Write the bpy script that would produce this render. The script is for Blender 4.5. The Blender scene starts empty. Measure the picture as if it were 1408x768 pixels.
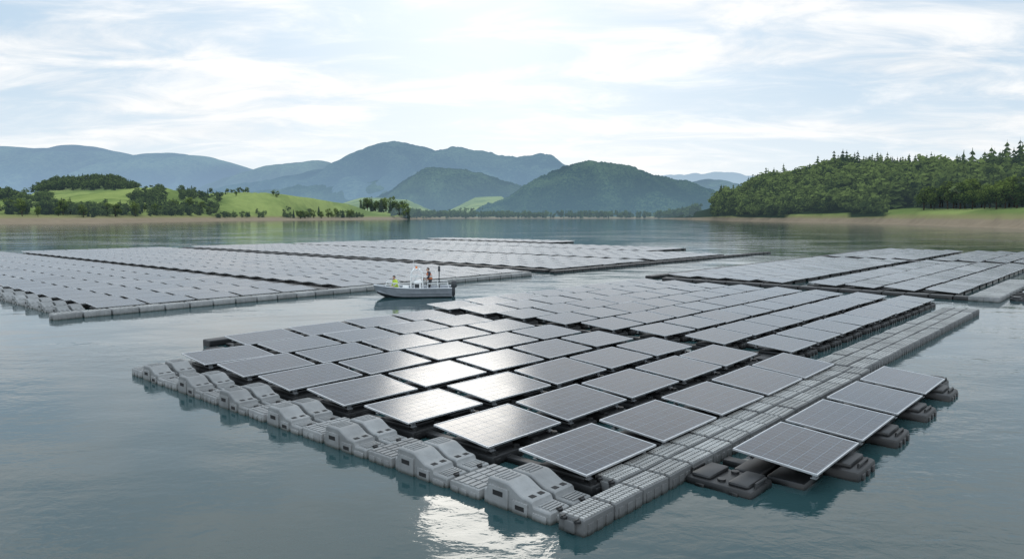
import bpy, bmesh, math, random
import numpy as np
from mathutils import Vector, Matrix, noise, Euler

random.seed(7)
rng = np.random.default_rng(7)
scene = bpy.context.scene
col = scene.collection
R = math.radians

# ------------------------------------------------------------------ measures
CH = 4.5                      # eye height above the water
F = 997.0                     # focal length in photo pixels
PITCH = R(4.93)
PHI = math.atan2(.747, .665)  # direction of the panel rows
CA, SA = math.cos(PHI), math.sin(PHI)
SUN_AZ, SUN_EL = R(-2.0), R(22)

def G(a, b, z=0.0):
    return Vector((a*CA - b*SA, a*SA + b*CA, z))

def pxX(px, Y):
    return (px-704.0)/F*Y

def pxZ(py, Y):
    return CH + (298.0-py)/F*Y

ONES = ['zeroth', 'first', 'second', 'third', 'fourth', 'fifth', 'sixth', 'seventh', 'eighth', 'ninth', 'tenth',
        'eleventh', 'twelfth', 'thirteenth', 'fourteenth', 'fifteenth', 'sixteenth', 'seventeenth', 'eighteenth', 'nineteenth']
TENS = {2: 'twent', 3: 'thirt', 4: 'fort', 5: 'fift', 6: 'sixt'}
def ordw(n):
    if n < 20: return ONES[n]
    t, u = divmod(n, 10)
    return TENS[t]+'ieth' if u == 0 else TENS[t]+'y-'+ONES[u]

# ------------------------------------------------------------------ node helpers
def mk(name):
    m = bpy.data.materials.new(name); m.use_nodes = True
    nt = m.node_tree; nt.nodes.clear()
    out = nt.nodes.new('ShaderNodeOutputMaterial')
    return m, nt, out

def node(nt, t, props=None, ins=None):
    n = nt.nodes.new(t)
    for k, v in (props or {}).items(): setattr(n, k, v)
    for k, v in (ins or {}).items():
        s = n.inputs[k]
        if isinstance(v, bpy.types.NodeSocket): nt.links.new(v, s)
        else: s.default_value = v
    return n

def mth(nt, op, a, b=None, c=None, clamp=False):
    n = nt.nodes.new('ShaderNodeMath'); n.operation = op; n.use_clamp = clamp
    for i, v in enumerate((a, b, c)):
        if v is None: continue
        if isinstance(v, bpy.types.NodeSocket): nt.links.new(v, n.inputs[i])
        else: n.inputs[i].default_value = v
    return n.outputs[0]

def mixc(nt, f, a, b):
    n = nt.nodes.new('ShaderNodeMix'); n.data_type = 'RGBA'
    for s, v in ((n.inputs[0], f), (n.inputs[6], a), (n.inputs[7], b)):
        if isinstance(v, bpy.types.NodeSocket): nt.links.new(v, s)
        elif isinstance(v, (tuple, list)): s.default_value = (v[0], v[1], v[2], 1)
        else: s.default_value = v
    return n.outputs[2]

def ramp(nt, f, p0, p1):
    n = nt.nodes.new('ShaderNodeMapRange'); n.interpolation_type = 'SMOOTHSTEP'
    nt.links.new(f, n.inputs[0]); n.inputs[1].default_value = p0; n.inputs[2].default_value = p1
    return n.outputs[0]

def noi(nt, vec, scale, detail=4, rough=.5, dist=0.0):
    n = node(nt, 'ShaderNodeTexNoise', None, {'Scale': scale, 'Detail': detail, 'Roughness': rough, 'Distortion': dist})
    if vec is not None: nt.links.new(vec, n.inputs['Vector'])
    return n.outputs[0]

def plain(name, base, rough=.5, metal=0.0, var=.15, scale=6.0, bump=0.0, spec=.5, trans=0.0):
    m, nt, out = mk(name)
    tc = node(nt, 'ShaderNodeTexCoord')
    v = noi(nt, tc.outputs['Object'], scale, 5, .6)
    f = ramp(nt, v, .3, .7)
    lo = tuple(c*(1-var) for c in base); hi = tuple(min(1, c*(1+var)) for c in base)
    c = mixc(nt, f, lo, hi)
    p = node(nt, 'ShaderNodeBsdfPrincipled', None, {'Base Color': c, 'Roughness': rough, 'Metallic': metal, 'Specular IOR Level': spec, 'Transmission Weight': trans})
    if bump:
        bn = node(nt, 'ShaderNodeBump', None, {'Strength': bump, 'Distance': .01, 'Height': noi(nt, tc.outputs['Object'], scale*8, 4)})
        nt.links.new(bn.outputs[0], p.inputs['Normal'])
    nt.links.new(p.outputs[0], out.inputs[0])
    return m

def plastic(name, base, rough):
    m, nt, out = mk(name)
    geo = node(nt, 'ShaderNodeNewGeometry')
    tc = node(nt, 'ShaderNodeTexCoord')
    oi = node(nt, 'ShaderNodeObjectInfo')
    sep = node(nt, 'ShaderNodeSeparateXYZ', None, {0: geo.outputs['Position']})
    n1 = noi(nt, geo.outputs['Position'], 2.2, 6, .65)
    n2 = noi(nt, geo.outputs['Position'], 17, 5, .7)
    c = mixc(nt, ramp(nt, n1, .3, .72), tuple(x*.80 for x in base), tuple(x*1.14 for x in base))
    c = mixc(nt, mth(nt, 'MULTIPLY', ramp(nt, n2, .54, .76), .36), c, (base[0]*.46, base[1]*.44, base[2]*.39))
    rv = mth(nt, 'MULTIPLY_ADD', oi.outputs['Random'], .34, .82)
    cv = node(nt, 'ShaderNodeVectorMath', {'operation': 'SCALE'}, {0: c, 'Scale': rv})
    wet = ramp(nt, mth(nt, 'ADD', sep.outputs[2], mth(nt, 'MULTIPLY', n2, .05)), .11, .02)
    c2 = mixc(nt, mth(nt, 'MULTIPLY', wet, .85), cv.outputs[0], (base[0]*.12, base[1]*.14, base[2]*.10))
    rg = mth(nt, 'MULTIPLY_ADD', wet, -.25, rough)
    bn = node(nt, 'ShaderNodeBump', None, {'Strength': .2, 'Distance': .004, 'Height': noi(nt, tc.outputs['Object'], 45, 4)})
    p = node(nt, 'ShaderNodeBsdfPrincipled', None, {'Base Color': c2, 'Roughness': rg, 'Normal': bn.outputs[0]})
    nt.links.new(p.outputs[0], out.inputs[0])
    return m

M = {}
M['grey'] = plastic('grey_plastic', (.205, .21, .208), .5)
M['tread'] = plastic('tread_plastic', (.34, .34, .325), .6)
M['treadbase'] = plastic('tread_base_plastic', (.10, .103, .103), .6)
M['black'] = plastic('black_plastic', (.013, .0135, .014), .45)
M['slot_shade'] = plain('recess_shade', (.010, .010, .010), .8, 0, .1, 5)  # flat black standing for the shade inside slots
M['alu'] = plain('aluminium_frame', (.56, .57, .58), .36, .65, .08, 3)
M['steel'] = plain('bracket_steel', (.35, .36, .37), .4, .7, .15, 8)

def glass_mat():
    m, nt, out = mk('solar_glass')
    uv = node(nt, 'ShaderNodeUVMap')
    sep = node(nt, 'ShaderNodeSeparateXYZ', None, {0: uv.outputs[0]})
    geo = node(nt, 'ShaderNodeNewGeometry')
    u, v = sep.outputs[0], sep.outputs[1]
    PX, PY = 2.08/12, 1.38/6
    def line(s, pitch, w):
        f = mth(nt, 'FRACT', mth(nt, 'DIVIDE', s, pitch))
        e = mth(nt, 'MINIMUM', f, mth(nt, 'SUBTRACT', 1.0, f))
        return mth(nt, 'LESS_THAN', e, w/pitch/2)
    cell = mth(nt, 'MAXIMUM', line(u, PX, .007), line(v, PY, .009))
    bus = line(v, PY/4, .004)
    fine = line(u, PX/2, .003)
    cid = node(nt, 'ShaderNodeCombineXYZ', None, {0: mth(nt, 'FLOOR', mth(nt, 'DIVIDE', u, PX)), 1: mth(nt, 'FLOOR', mth(nt, 'DIVIDE', v, PY))})
    oi = node(nt, 'ShaderNodeObjectInfo')
    nt.links.new(mth(nt, 'MULTIPLY', oi.outputs['Random'], 50.0), cid.inputs[2])
    wn = node(nt, 'ShaderNodeTexWhiteNoise', None, {0: cid.outputs[0]})
    c = mixc(nt, wn.outputs[0], (.006, .014, .026), (.012, .023, .040))
    c = mixc(nt, mth(nt, 'MULTIPLY', bus, .25), c, (.20, .24, .27))
    c = mixc(nt, mth(nt, 'MULTIPLY', fine, .25), c, (.20, .24, .27))
    c = mixc(nt, mth(nt, 'MULTIPLY', cell, .45), c, (.32, .37, .41))
    d = noi(nt, geo.outputs['Position'], 1.3, 6, .7)
    d2 = noi(nt, geo.outputs['Position'], 9.0, 5, .7)
    dust = mth(nt, 'MULTIPLY_ADD', ramp(nt, mth(nt, 'MULTIPLY_ADD', d2, .4, mth(nt, 'MULTIPLY', d, .6)), .35, .7), .05, .01)
    c = mixc(nt, dust, c, (.25, .28, .30))
    rg = mth(nt, 'MULTIPLY_ADD', d, .14, .10)
    rg = mth(nt, 'MULTIPLY_ADD', cell, .25, rg)
    bn = node(nt, 'ShaderNodeBump', None, {'Strength': .05, 'Distance': .01, 'Height': d2})
    p = node(nt, 'ShaderNodeBsdfPrincipled', None, {'Base Color': c, 'Roughness': rg, 'IOR': 1.52, 'Normal': bn.outputs[0],
                                                    'Sheen Weight': .13, 'Sheen Roughness': .18, 'Sheen Tint': (.93, .97, 1.0, 1)})
    nt.links.new(p.outputs[0], out.inputs[0])
    return m
M['glass'] = glass_mat()

def water_mat():
    m, nt, out = mk('lake_water')
    geo = node(nt, 'ShaderNodeNewGeometry')
    mp = node(nt, 'ShaderNodeMapping', None, {'Vector': geo.outputs['Position'], 'Rotation': (0, 0, R(12)), 'Scale': (1, 1.45, 1)})
    v = mp.outputs[0]
    patch = ramp(nt, noi(nt, v, .04, 4, .6, .6), .42, .64)
    n1 = noi(nt, v, .75, 3, .5, .4)
    n2 = noi(nt, v, 2.8, 3, .6, .4)
    n3 = noi(nt, v, .16, 2, .5)
    h = mth(nt, 'MULTIPLY', mth(nt, 'MULTIPLY', n1, mth(nt, 'MULTIPLY_ADD', patch, .9, .30)), .030)
    h = mth(nt, 'MULTIPLY_ADD', mth(nt, 'MULTIPLY', n2, mth(nt, 'MULTIPLY_ADD', patch, .9, .35)), .0105, h)
    h = mth(nt, 'MULTIPLY_ADD', n3, .08, h)
    bn = node(nt, 'ShaderNodeBump', None, {'Strength': 1.0, 'Distance': 1.0, 'Height': h})
    c = mixc(nt, noi(nt, v, .05, 3), (.016, .043, .047), (.027, .062, .066))
    p = node(nt, 'ShaderNodeBsdfPrincipled', None, {'Base Color': c, 'Roughness': .05, 'IOR': 1.43, 'Normal': bn.outputs[0]})
    nt.links.new(p.outputs[0], out.inputs[0])
    return m
M['water'] = water_mat()

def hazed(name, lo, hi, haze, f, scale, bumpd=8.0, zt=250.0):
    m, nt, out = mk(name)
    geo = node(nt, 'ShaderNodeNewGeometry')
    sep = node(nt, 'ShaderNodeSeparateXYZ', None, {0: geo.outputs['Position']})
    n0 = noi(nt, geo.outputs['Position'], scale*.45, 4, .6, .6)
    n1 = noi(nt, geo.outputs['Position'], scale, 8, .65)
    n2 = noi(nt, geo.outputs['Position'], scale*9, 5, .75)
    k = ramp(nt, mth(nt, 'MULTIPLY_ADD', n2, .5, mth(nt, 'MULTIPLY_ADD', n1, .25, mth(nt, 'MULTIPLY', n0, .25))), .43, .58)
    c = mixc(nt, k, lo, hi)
    at = node(nt, 'ShaderNodeAttribute', {'attribute_name': 'relief_shade'})
    cs = node(nt, 'ShaderNodeVectorMath', {'operation': 'SCALE'}, {0: c, 'Scale': mth(nt, 'MULTIPLY_ADD', at.outputs['Fac'], 1.8, .20)})  # gullies painted darker and spurs lighter, in place of slope shading
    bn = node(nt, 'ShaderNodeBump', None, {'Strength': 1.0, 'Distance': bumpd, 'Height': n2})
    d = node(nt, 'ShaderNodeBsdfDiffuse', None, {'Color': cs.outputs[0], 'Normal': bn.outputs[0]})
    e = node(nt, 'ShaderNodeEmission', None, {'Color': (*haze, 1), 'Strength': 1.0})  # aerial haze put into the hill material as a constant glow
    ff = mth(nt, 'MULTIPLY_ADD', ramp(nt, sep.outputs[2], zt, 0.0), .16, f-.03)  # painted haze thickens towards the foot of the hill
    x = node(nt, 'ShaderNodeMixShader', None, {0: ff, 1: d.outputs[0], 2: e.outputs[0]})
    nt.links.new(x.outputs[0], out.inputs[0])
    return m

def foliage(name, lo, hi, haze, f):
    m, nt, out = mk(name)
    at = node(nt, 'ShaderNodeAttribute', {'attribute_name': 'tint'})
    oi = node(nt, 'ShaderNodeObjectInfo')
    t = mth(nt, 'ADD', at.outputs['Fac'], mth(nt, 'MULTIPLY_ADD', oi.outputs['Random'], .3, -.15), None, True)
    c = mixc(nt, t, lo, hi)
    d = node(nt, 'ShaderNodeBsdfDiffuse', None, {'Color': c})
    tr = node(nt, 'ShaderNodeBsdfTranslucent', None, {'Color': c})
    x = node(nt, 'ShaderNodeMixShader', None, {0: .4, 1: d.outputs[0], 2: tr.outputs[0]})
    e = node(nt, 'ShaderNodeEmission', None, {'Color': (*haze, 1), 'Strength': 1.0})  # aerial haze painted into the leaves as a faint glow
    y = node(nt, 'ShaderNodeMixShader', None, {0: f, 1: x.outputs[0], 2: e.outputs[0]})
    nt.links.new(y.outputs[0], out.inputs[0])
    return m
HAZE_GLOW = (.36, .53, .64)
M['leaf'] = foliage('leaf_green', (.018, .042, .010), (.17, .22, .045), HAZE_GLOW, .03)
M['forest'] = foliage('forest_green', (.009, .026, .013), (.155, .20, .052), HAZE_GLOW, .055)  # light end of the colour range stands for sunlit tree tops
M['wood_left'] = foliage('woodland_green', (.012, .031, .012), (.11, .15, .04), HAZE_GLOW, .055)
M['wood_far'] = foliage('far_shore_green', (.016, .034, .018), (.10, .145, .055), HAZE_GLOW, .18)
M['bark'] = plain('bark', (.055, .043, .033), .9, 0, .3, 3)

# ------------------------------------------------------------------ mesh helpers
class MB:
    def __init__(s): s.v = []; s.f = []; s.m = []; s.uv = {}
    def add(s, verts, faces, mi=0):
        o = len(s.v); s.v += [tuple(p) for p in verts]
        for f in faces: s.f.append([i+o for i in f]); s.m.append(mi)
    def quad(s, a, b, c, d, mi=0, uv=None):
        o = len(s.v); s.v += [tuple(a), tuple(b), tuple(c), tuple(d)]; s.f.append([o, o+1, o+2, o+3]); s.m.append(mi)
        if uv: s.uv[len(s.f)-1] = uv
    def box(s, x0, x1, y0, y1, z0, z1, mi=0, bev=0.0, taper=0.0):
        bm = bmesh.new(); bmesh.ops.create_cube(bm, size=1)
        for v in bm.verts:
            k = 1-taper if v.co.z > 0 else 1
            v.co = Vector(((x0+x1)/2+v.co.x*(x1-x0)*k, (y0+y1)/2+v.co.y*(y1-y0)*k, (z0+z1)/2+v.co.z*(z1-z0)))
        if bev: bmesh.ops.bevel(bm, geom=bm.edges[:], offset=bev, segments=2, profile=.5, affect='EDGES')
        s.bm(bm, mi)
    def bm(s, bm, mi=0):
        bm.verts.index_update()
        s.add([v.co.copy() for v in bm.verts], [[v.index for v in f.verts] for f in bm.faces], mi); bm.free()
    def loft(s, rings, mi=0, cap=True, closed=True):
        n = len(rings[0]); o = len(s.v)
        for r in rings: s.v += [tuple(p) for p in r]
        for i in range(len(rings)-1):
            for j in range(n if closed else n-1):
                k = (j+1) % n
                s.f.append([o+i*n+j, o+i*n+k, o+(i+1)*n+k, o+(i+1)*n+j]); s.m.append(mi)
        if cap:
            s.f.append([o+j for j in range(n)][::-1]); s.m.append(mi)
            s.f.append([o+(len(rings)-1)*n+j for j in range(n)]); s.m.append(mi)
    def tube(s, pts, rad, n=8, mi=0):
        pts = [Vector(p) for p in pts]
        if not isinstance(rad, (list, tuple)): rad = [rad]*len(pts)
        rings = []
        for i, p in enumerate(pts):
            t = (pts[min(i+1, len(pts)-1)]-pts[max(i-1, 0)]).normalized()
            a = t.orthogonal().normalized() if i == 0 else (a - t*a.dot(t)).normalized()
            b = t.cross(a)
            rings.append([p + (a*math.cos(q)+b*math.sin(q))*rad[i] for q in [2*math.pi*k/n for k in range(n)]])
        s.loft(rings, mi)
    def ell(s, c, r, mi=0, seg=12, rg=8):
        bm = bmesh.new(); bmesh.ops.create_uvsphere(bm, u_segments=seg, v_segments=rg, radius=1)
        for v in bm.verts: v.co = Vector((c[0]+v.co.x*r[0], c[1]+v.co.y*r[1], c[2]+v.co.z*r[2]))
        s.bm(bm, mi)
    def xform(s, mat, start=0):
        for i in range(start, len(s.v)): s.v[i] = tuple(mat @ Vector(s.v[i]))
    def mesh(s, name, mats, smooth=None):
        me = bpy.data.meshes.new(name); me.from_pydata(s.v, [], s.f)
        for m in mats: me.materials.append(m)
        me.polygons.foreach_set('material_index', s.m)
        if s.uv:
            uvl = me.uv_layers.new(name='UVMap')
            for fi, uv in s.uv.items():
                p = me.polygons[fi]
                for k, li in enumerate(p.loop_indices): uvl.data[li].uv = uv[k]
        if smooth is not None:
            bm = bmesh.new(); bm.from_mesh(me); bmesh.ops.recalc_face_normals(bm, faces=bm.faces[:]); bm.to_mesh(me); bm.free()
            me.polygons.foreach_set('use_smooth', [True]*len(me.polygons))
            me.set_sharp_from_angle(angle=R(smooth))
        me.update(); return me

def link(name, me, parent=None, loc=(0, 0, 0), rz=0.0, rot=None):
    o = bpy.data.objects.new(name, me); col.objects.link(o)
    o.location = loc; o.rotation_euler = rot if rot else (0, 0, rz)
    if parent: o.parent = parent
    return o
def tag(o, label=None, cat=None, group=None, kind=None):
    if label: o['label'] = label
    if cat: o['category'] = cat
    if group: o['group'] = group
    if kind: o['kind'] = kind
    return o
def empty(name, loc, rz=0.0, rot=None): return link(name, None, None, loc, rz, rot)

# ------------------------------------------------------------------ solar panels
PL, PW = 2.16, 1.46
TILT = Matrix.Translation((0, 0, .405)) @ Matrix.Rotation(R(5.0), 4, 'X')
TILT_FAR = Matrix.Translation((0, 0, .32)) @ Matrix.Rotation(R(4.0), 4, 'X')

def frame_mesh():
    b = MB(); t = .024; h = .018
    b.box(-PL/2, PL/2, -PW/2, -PW/2+t, -h, h, 0, .003); b.box(-PL/2, PL/2, PW/2-t, PW/2, -h, h, 0, .003)
    b.box(-PL/2, -PL/2+t, -PW/2+t, PW/2-t, -h, h, 0, .003); b.box(PL/2-t, PL/2, -PW/2+t, PW/2-t, -h, h, 0, .003)
    b.xform(TILT); return b.mesh('frame', [M['alu']])
def glass_mesh():
    b = MB(); x, y = PL/2-.022, PW/2-.022
    b.quad((-x, -y, .013), (x, -y, .013), (x, y, .013), (-x, y, .013), 0, [(0-.02, -.02), (2*x-.02, -.02), (2*x-.02, 2*y-.02), (-.02, 2*y-.02)])
    b.quad((-x, y, -.008), (x, y, -.008), (x, -y, -.008), (-x, -y, -.008), 0, [(0, 0)]*4)
    b.xform(TILT); return b.mesh('glass_sheet', [M['glass']])
def float_mesh():
    b = MB()
    for sx in (-1, 1):
        cx = sx*.58
        b.box(cx-.44, cx+.44, -.80, .54, -.18, .17, 0, .05)
        b.box(cx-.36, cx+.36, -.58, .42, .16, .25, 0, .04)
        for k in (-.3, 0, .3): b.box(cx+k-.06, cx+k+.06, -.82, -.78, -.1, .12, 0, .01)
        b.box(cx-.10, cx+.10, .52, 1.43, -.05, .10, 0, .02)
        for k in (-.3, .3): b.tube([(cx+k, -.70, .17), (cx+k, -.70, .215)], .07, 10)
    return b.mesh('support_float', [M['black']], 35)
def float_side_mesh():
    # one big black float per panel, reaching out past its low edge
    b = MB()
    cx = .48
    b.box(cx-.50, cx+.50, -1.06, .20, -.20, .17, 0, .07)
    b.box(cx-.38, cx+.38, -.88, .10, .15, .25, 0, .04)
    for k in (-.28, 0, .28): b.box(cx+k-.07, cx+k+.07, -1.085, -1.04, -.12, .10, 0, .012)
    b.tube([(cx-.24, -.97, .15), (cx-.24, -.97, .22), (cx+.24, -.97, .22), (cx+.24, -.97, .15)], .024, 8)
    b.box(-1.0, cx-.55, -.50, .16, -.18, .12, 0, .05)
    b.box(-1.10, 1.10, .22, .70, -.18, .15, 0, .05)
    b.box(cx-.12, cx+.12, .68, 1.08, -.05, .12, 0, .02); b.box(-.72, -.48, .68, 1.08, -.05, .12, 0, .02)
    return b.mesh('support_float', [M['black']], 35)
def bracket_mesh():
    b = MB(); b.box(-.05, .05, -.02, .02, 0, .14, 0, .004); b.box(-.06, .06, -.05, .05, -.01, .012, 0, .004)
    return b.mesh('mounting_bracket', [M['steel']])
FR, GL, FL, FLX, BRK = frame_mesh(), glass_mesh(), float_mesh(), float_side_mesh(), bracket_mesh()

def far_template():
    b = MB(); x, y, h = PL/2+.02, PW/2*1.14, .018; t = .026
    b.quad((-x+t, -y+t, h-.004), (x-t, -y+t, h-.004), (x-t, y-t, h-.004), (-x+t, y-t, h-.004), 1, [(-.02, -.02), (2*x-.07, -.02), (2*x-.07, 2*y-.07), (-.02, 2*y-.07)])
    for q in (((-x, -y), (x, -y), (x-t, -y+t), (-x+t, -y+t)), ((x, -y), (x, y), (x-t, y-t), (x-t, -y+t)), ((x, y), (-x, y), (-x+t, y-t), (x-t, y-t)), ((-x, y), (-x, -y), (-x+t, -y+t), (-x+t, y-t))):
        b.quad(*[(p[0], p[1], h) for p in q], 0)
    for (p, q) in (((-x, -y), (x, -y)), ((x, -y), (x, y)), ((x, y), (-x, y)), ((-x, y), (-x, -y))):
        b.quad((*p, -h), (*q, -h), (*q, h), (*p, h), 0)
    b.quad((-x, y, -h), (x, y, -h), (x, -y, -h), (-x, -y, -h), 0)
    b.xform(TILT_FAR)
    b.box(-.98, .98, -.70, .5, -.15, .17, 2)
    b.box(-.75, -.45, .5, 1.42, -.05, .10, 2); b.box(.45, .75, .5, 1.42, -.05, .10, 2)
    return b
FT = far_template()
FAR_ME = FT.mesh('solar_panel', [M['alu'], M['glass'], M['black']])

PA, PB = 2.426, 2.20
panels = []
def block(key, a0, nc, b0, nr, labf, pa=PA, skip=(), lane=None):
    for r in range(nr):
        for c in range(nc):
            if (r, c) in skip: continue
            bb = b0+r*PB+PW/2-.06 + (1.1 if lane and r >= lane else 0)
            panels.append(dict(key=key, r=r, c=c, a=a0+c*pa+pa/2-.06, b=bb, lab=labf(r, c)))
block('row', 11.75, 4, 3.95, 1, lambda r, c: f'solar panel standing right of the near walkway, {ordw(c+1)} from its near end', 2.40)
block('near', 9.2, 5, 6.7, 7, lambda r, c: f'solar panel on the nearest raft, {ordw(r+1)} row left of the near walkway, {ordw(c+1)} from front')
block('back', 9.2+PA, 4, 6.7+7*PB, 1, lambda r, c: f'solar panel in the short leftmost row of the nearest raft, {ordw(c+1)} from front')
block('mid', 22.2, 8, 8.3, 8, lambda r, c: f'solar panel behind the nearest raft, {ordw(r+1)} row from the wide walkway, {ordw(c+1)} from front', 2.41)
block('right', 46.6, 13, 8.3, 8, lambda r, c: f'solar panel on the far right raft, {ordw(r+1)} row from its walkway, {ordw(c+1)} from front', lane=4)
block('right', 48.2, 3, 3.9, 1, lambda r, c: f'solar panel at right edge beyond the far right walkway, {ordw(c+1)} from front')
block('rightfar', 80.5, 10, 8.3, 8, lambda r, c: f'solar panel on the most distant right raft, {ordw(r+1)} row, {ordw(c+1)} from front', lane=4)
block('left', 12.2, 5, 37.1, 30, lambda r, c: f'solar panel on the left raft, {ordw(r+1)} row from its boat side, {ordw(c+1)} from left front')
block('leftback', 25.9, 7, 37.1, 30, lambda r, c: f'solar panel on the raft behind the boat, {ordw(r+1)} row from boat side, {ordw(c+1)} from left')
block('farone', 46.6, 6, 37.1, 30, lambda r, c: f'solar panel on the far middle raft, {ordw(r+1)} row, {ordw(c+1)} from left')
block('fartwo', 62.8, 6, 37.1, 30, lambda r, c: f'solar panel on the second far middle raft, {ordw(r+1)} row, {ordw(c+1)} from left')
block('farthree', 79.0, 4, 48.1, 25, lambda r, c: f'solar panel on the last far middle raft, {ordw(r+1)} row, {ordw(c+1)} from left')
block('farstrip', 94.5, 3, 76.0, 14, lambda r, c: f'solar panel on the thin far strip, {ordw(r+1)} row, {ordw(c+1)} from left')

vis = []
for p in panels:
    w = G(p['a'], p['b']); p['w'] = w
    r = w.x/w.y
    if w.y < 2 or abs(r) > .80: continue
    p['in'] = abs(r) < .72
    p['d'] = w.length + (0 if p['in'] else 1000)
    vis.append(p)
vis.sort(key=lambda p: p['d'])
single = vis[:300]; rest = vis[300:]
for p in single:
    rot = (R(random.gauss(0, .45)), R(random.gauss(0, .45)), PHI+R(random.gauss(0, .35)))
    if p['key'] in ('row', 'near', 'back', 'mid'):
        o = empty('solar_panel', p['w'], 0, rot)
        link('frame', FR, o); link('glass_sheet', GL, o)
        link('support_float', FLX if p['key'] == 'row' else FL, o)
        for (x, y) in ((-.85, -.60), (.85, -.60), (-.85, .50), (.85, .50)):
            link('mounting_bracket', BRK, o, (x, y, .21+.0875*(y+.62)))
    else:
        o = link('solar_panel', FAR_ME, None, p['w'], 0, rot)
    tag(o, p['lab'], 'solar panel', 'solar panels floating on the lake')

def merged(name, tpl, mats, places):
    b = MB()
    for (w, rz, rx, ry) in places:
        o = len(b.v); fo = len(b.f)
        mt = Matrix.Translation(w) @ Euler((rx, ry, rz)).to_matrix().to_4x4()
        b.v += [tuple(mt @ Vector(v)) for v in tpl.v]
        b.f += [[i+o for i in f] for f in tpl.f]; b.m += tpl.m
        for k, uv in tpl.uv.items(): b.uv[fo+k] = uv
    return link(name, b.mesh(name, mats))
o = merged('solar_panel_field', FT, [M['alu'], M['glass'], M['black']], [(p['w'], PHI, R(random.gauss(0, .45)), R(random.gauss(0, .4))) for p in rest])
tag(o, 'distant mass of pale shining solar panels in long rows across the far rafts', 'solar panels', None, 'stuff')

# ------------------------------------------------------------------ floats
def walk_mesh(name, L, W, top, studs, mats, bev=.022):
    b = MB()
    b.box(-L/2, L/2, -W/2, W/2, -.18, top, 0, bev)
    for sx in (-1, 1):
        b.box(sx*L/2-.05, sx*L/2+.05, -.09, .09, .02, top-.05, 0, .012)
    for sy in (-1, 1):
        for k in (-.30, .0, .30):
            b.box(k*L-.07, k*L+.07, sy*W/2-.016, sy*W/2+.016, -.05, top-.07, 0, .006)
    if studs:
        nx, ny = studs
        dx, dy = (L-.05)/nx, (W-.05)/ny
        for i in range(nx):
            for j in range(ny):
                x, y = -L/2+.025+dx*(i+.5), -W/2+.025+dy*(j+.5)
                gy = dy/2-.014
                b.box(x-dx*.33, x+dx*.33, y-gy, y+gy, top-.004, top+.018, 1)
    return b.mesh(name, mats, 35)
def pin_mesh():
    b = MB(); b.tube([(0, 0, 0), (0, 0, .03), (0, 0, .04)], [.055, .055, .04], 10)
    b.box(-.05, .05, -.012, .012, .035, .052, 0, .003)
    return b.mesh('connector_pin', [M['black']], 40)
WALK = walk_mesh('tread_body', .765, .46, .235, (10, 4), [M['treadbase'], M['tread']], .018)
WALKB = walk_mesh('float_body', .68, 1.05, .19, (5, 4), [M['grey'], M['grey']])
EDGE = walk_mesh('edge_float', 1.13, .72, .25, (6, 4), [M['grey'], M['tread']], .04)
EDGED = walk_mesh('edge_float', 1.15, .62, .20, None, [M['black'], M['black']], .05)
PIN = pin_mesh()

def ramp_mesh():
    b = MB()
    prof = [(0, -.16), (0, .12), (.012, .155), (.04, .172), (.33, .178), (.35, .20), (.365, .245), (.40, .262), (.56, .275), (.62, .30), (.72, .352), (.80, .392), (.85, .412), (.90, .418), (1.23, .42), (1.265, .412), (1.285, .385), (1.30, .25), (1.315, .215), (1.37, .205), (1.38, .18), (1.38, -.16)]
    W = .475
    rings = []
    for x, k in ((0, .030), (.010, .012), (.024, .002), (.040, .0), (W-.040, .0), (W-.024, .002), (W-.010, .012), (W, .030)):
        rings.append([(x-W/2, min(max(y, k), 1.38-k), z-k if z > 0 else z) for (y, z) in prof])
    b.loft(rings, 0)
    for s in (-1, 1):      # moulded side panels and raised black blocks painting the shade of grip slots
        for y0, y1, zt in ((.07, .34, .10), (.44, .74, .19), (.84, 1.25, .31)):
            b.box(min(s*W/2-.01*s, s*W/2+.028*s), max(s*W/2-.01*s, s*W/2+.028*s), y0, y1, -.1, zt, 0, .008)
        b.box(min(s*W/2+.02*s, s*W/2+.031*s), max(s*W/2+.02*s, s*W/2+.031*s), .94, 1.15, .17, .25, 1)
        b.box(min(s*W/2+.02*s, s*W/2+.031*s), max(s*W/2+.02*s, s*W/2+.031*s), .50, .68, .06, .13, 1)
    for y in (.08, .145, .21, .275): b.box(-.17, .17, y-.017, y+.017, .160, .194, 0, .004)
    for y in (.95, 1.03, 1.11, 1.19): b.box(-.16, .16, y-.018, y+.018, .405, .434, 0, .004)
    for x in (-.10, .10): b.box(x-.055, x+.055, .43, .53, .255, .272, 1)  # black blocks painting shaded recesses in the top
    b.box(-.10, .10, -.05, .03, .0, .12, 0, .015); b.box(-.10, .10, 1.35, 1.41, .0, .14, 0, .015)
    return b.mesh('ramp_body', [M['grey'], M['slot_shade']], 24)
RAMP = ramp_mesh()

def add_float(name, me, a, b, label, cat, group, parts=None, rz=0.0, jitter=.35):
    rot = (R(random.gauss(0, jitter)), R(random.gauss(0, jitter)), PHI+rz+R(random.gauss(0, .6)))
    w = G(a, b, random.gauss(0, .007))
    if parts:
        o = empty(name, w, 0, rot); link(me.name.split('.')[0], me, o)
        for (x, y, z) in parts: link('connector_pin', PIN, o, (x, y, z))
    else:
        o = link(name, me, None, w, 0, rot)
    return tag(o, label, cat, group)
WG = 'grey floats along the walkways and raft edges'
# near walkway, two lines of floats
for line, b0 in ((0, 6.03), (1, 6.52)):
    n = 0
    for k in range(17):
        a = 8.42+k*.80
        n += 1
        if line == 1 and a < 9.4: continue
        add_float('walkway_float', WALK, a, b0, f'grey ridged walkway float on the near walkway, {("water side", "panel side")[line]} line, {ordw(n)} from near corner', 'float', WG, [(-.40, .12, .19), (-.40, -.12, .19)])
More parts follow.
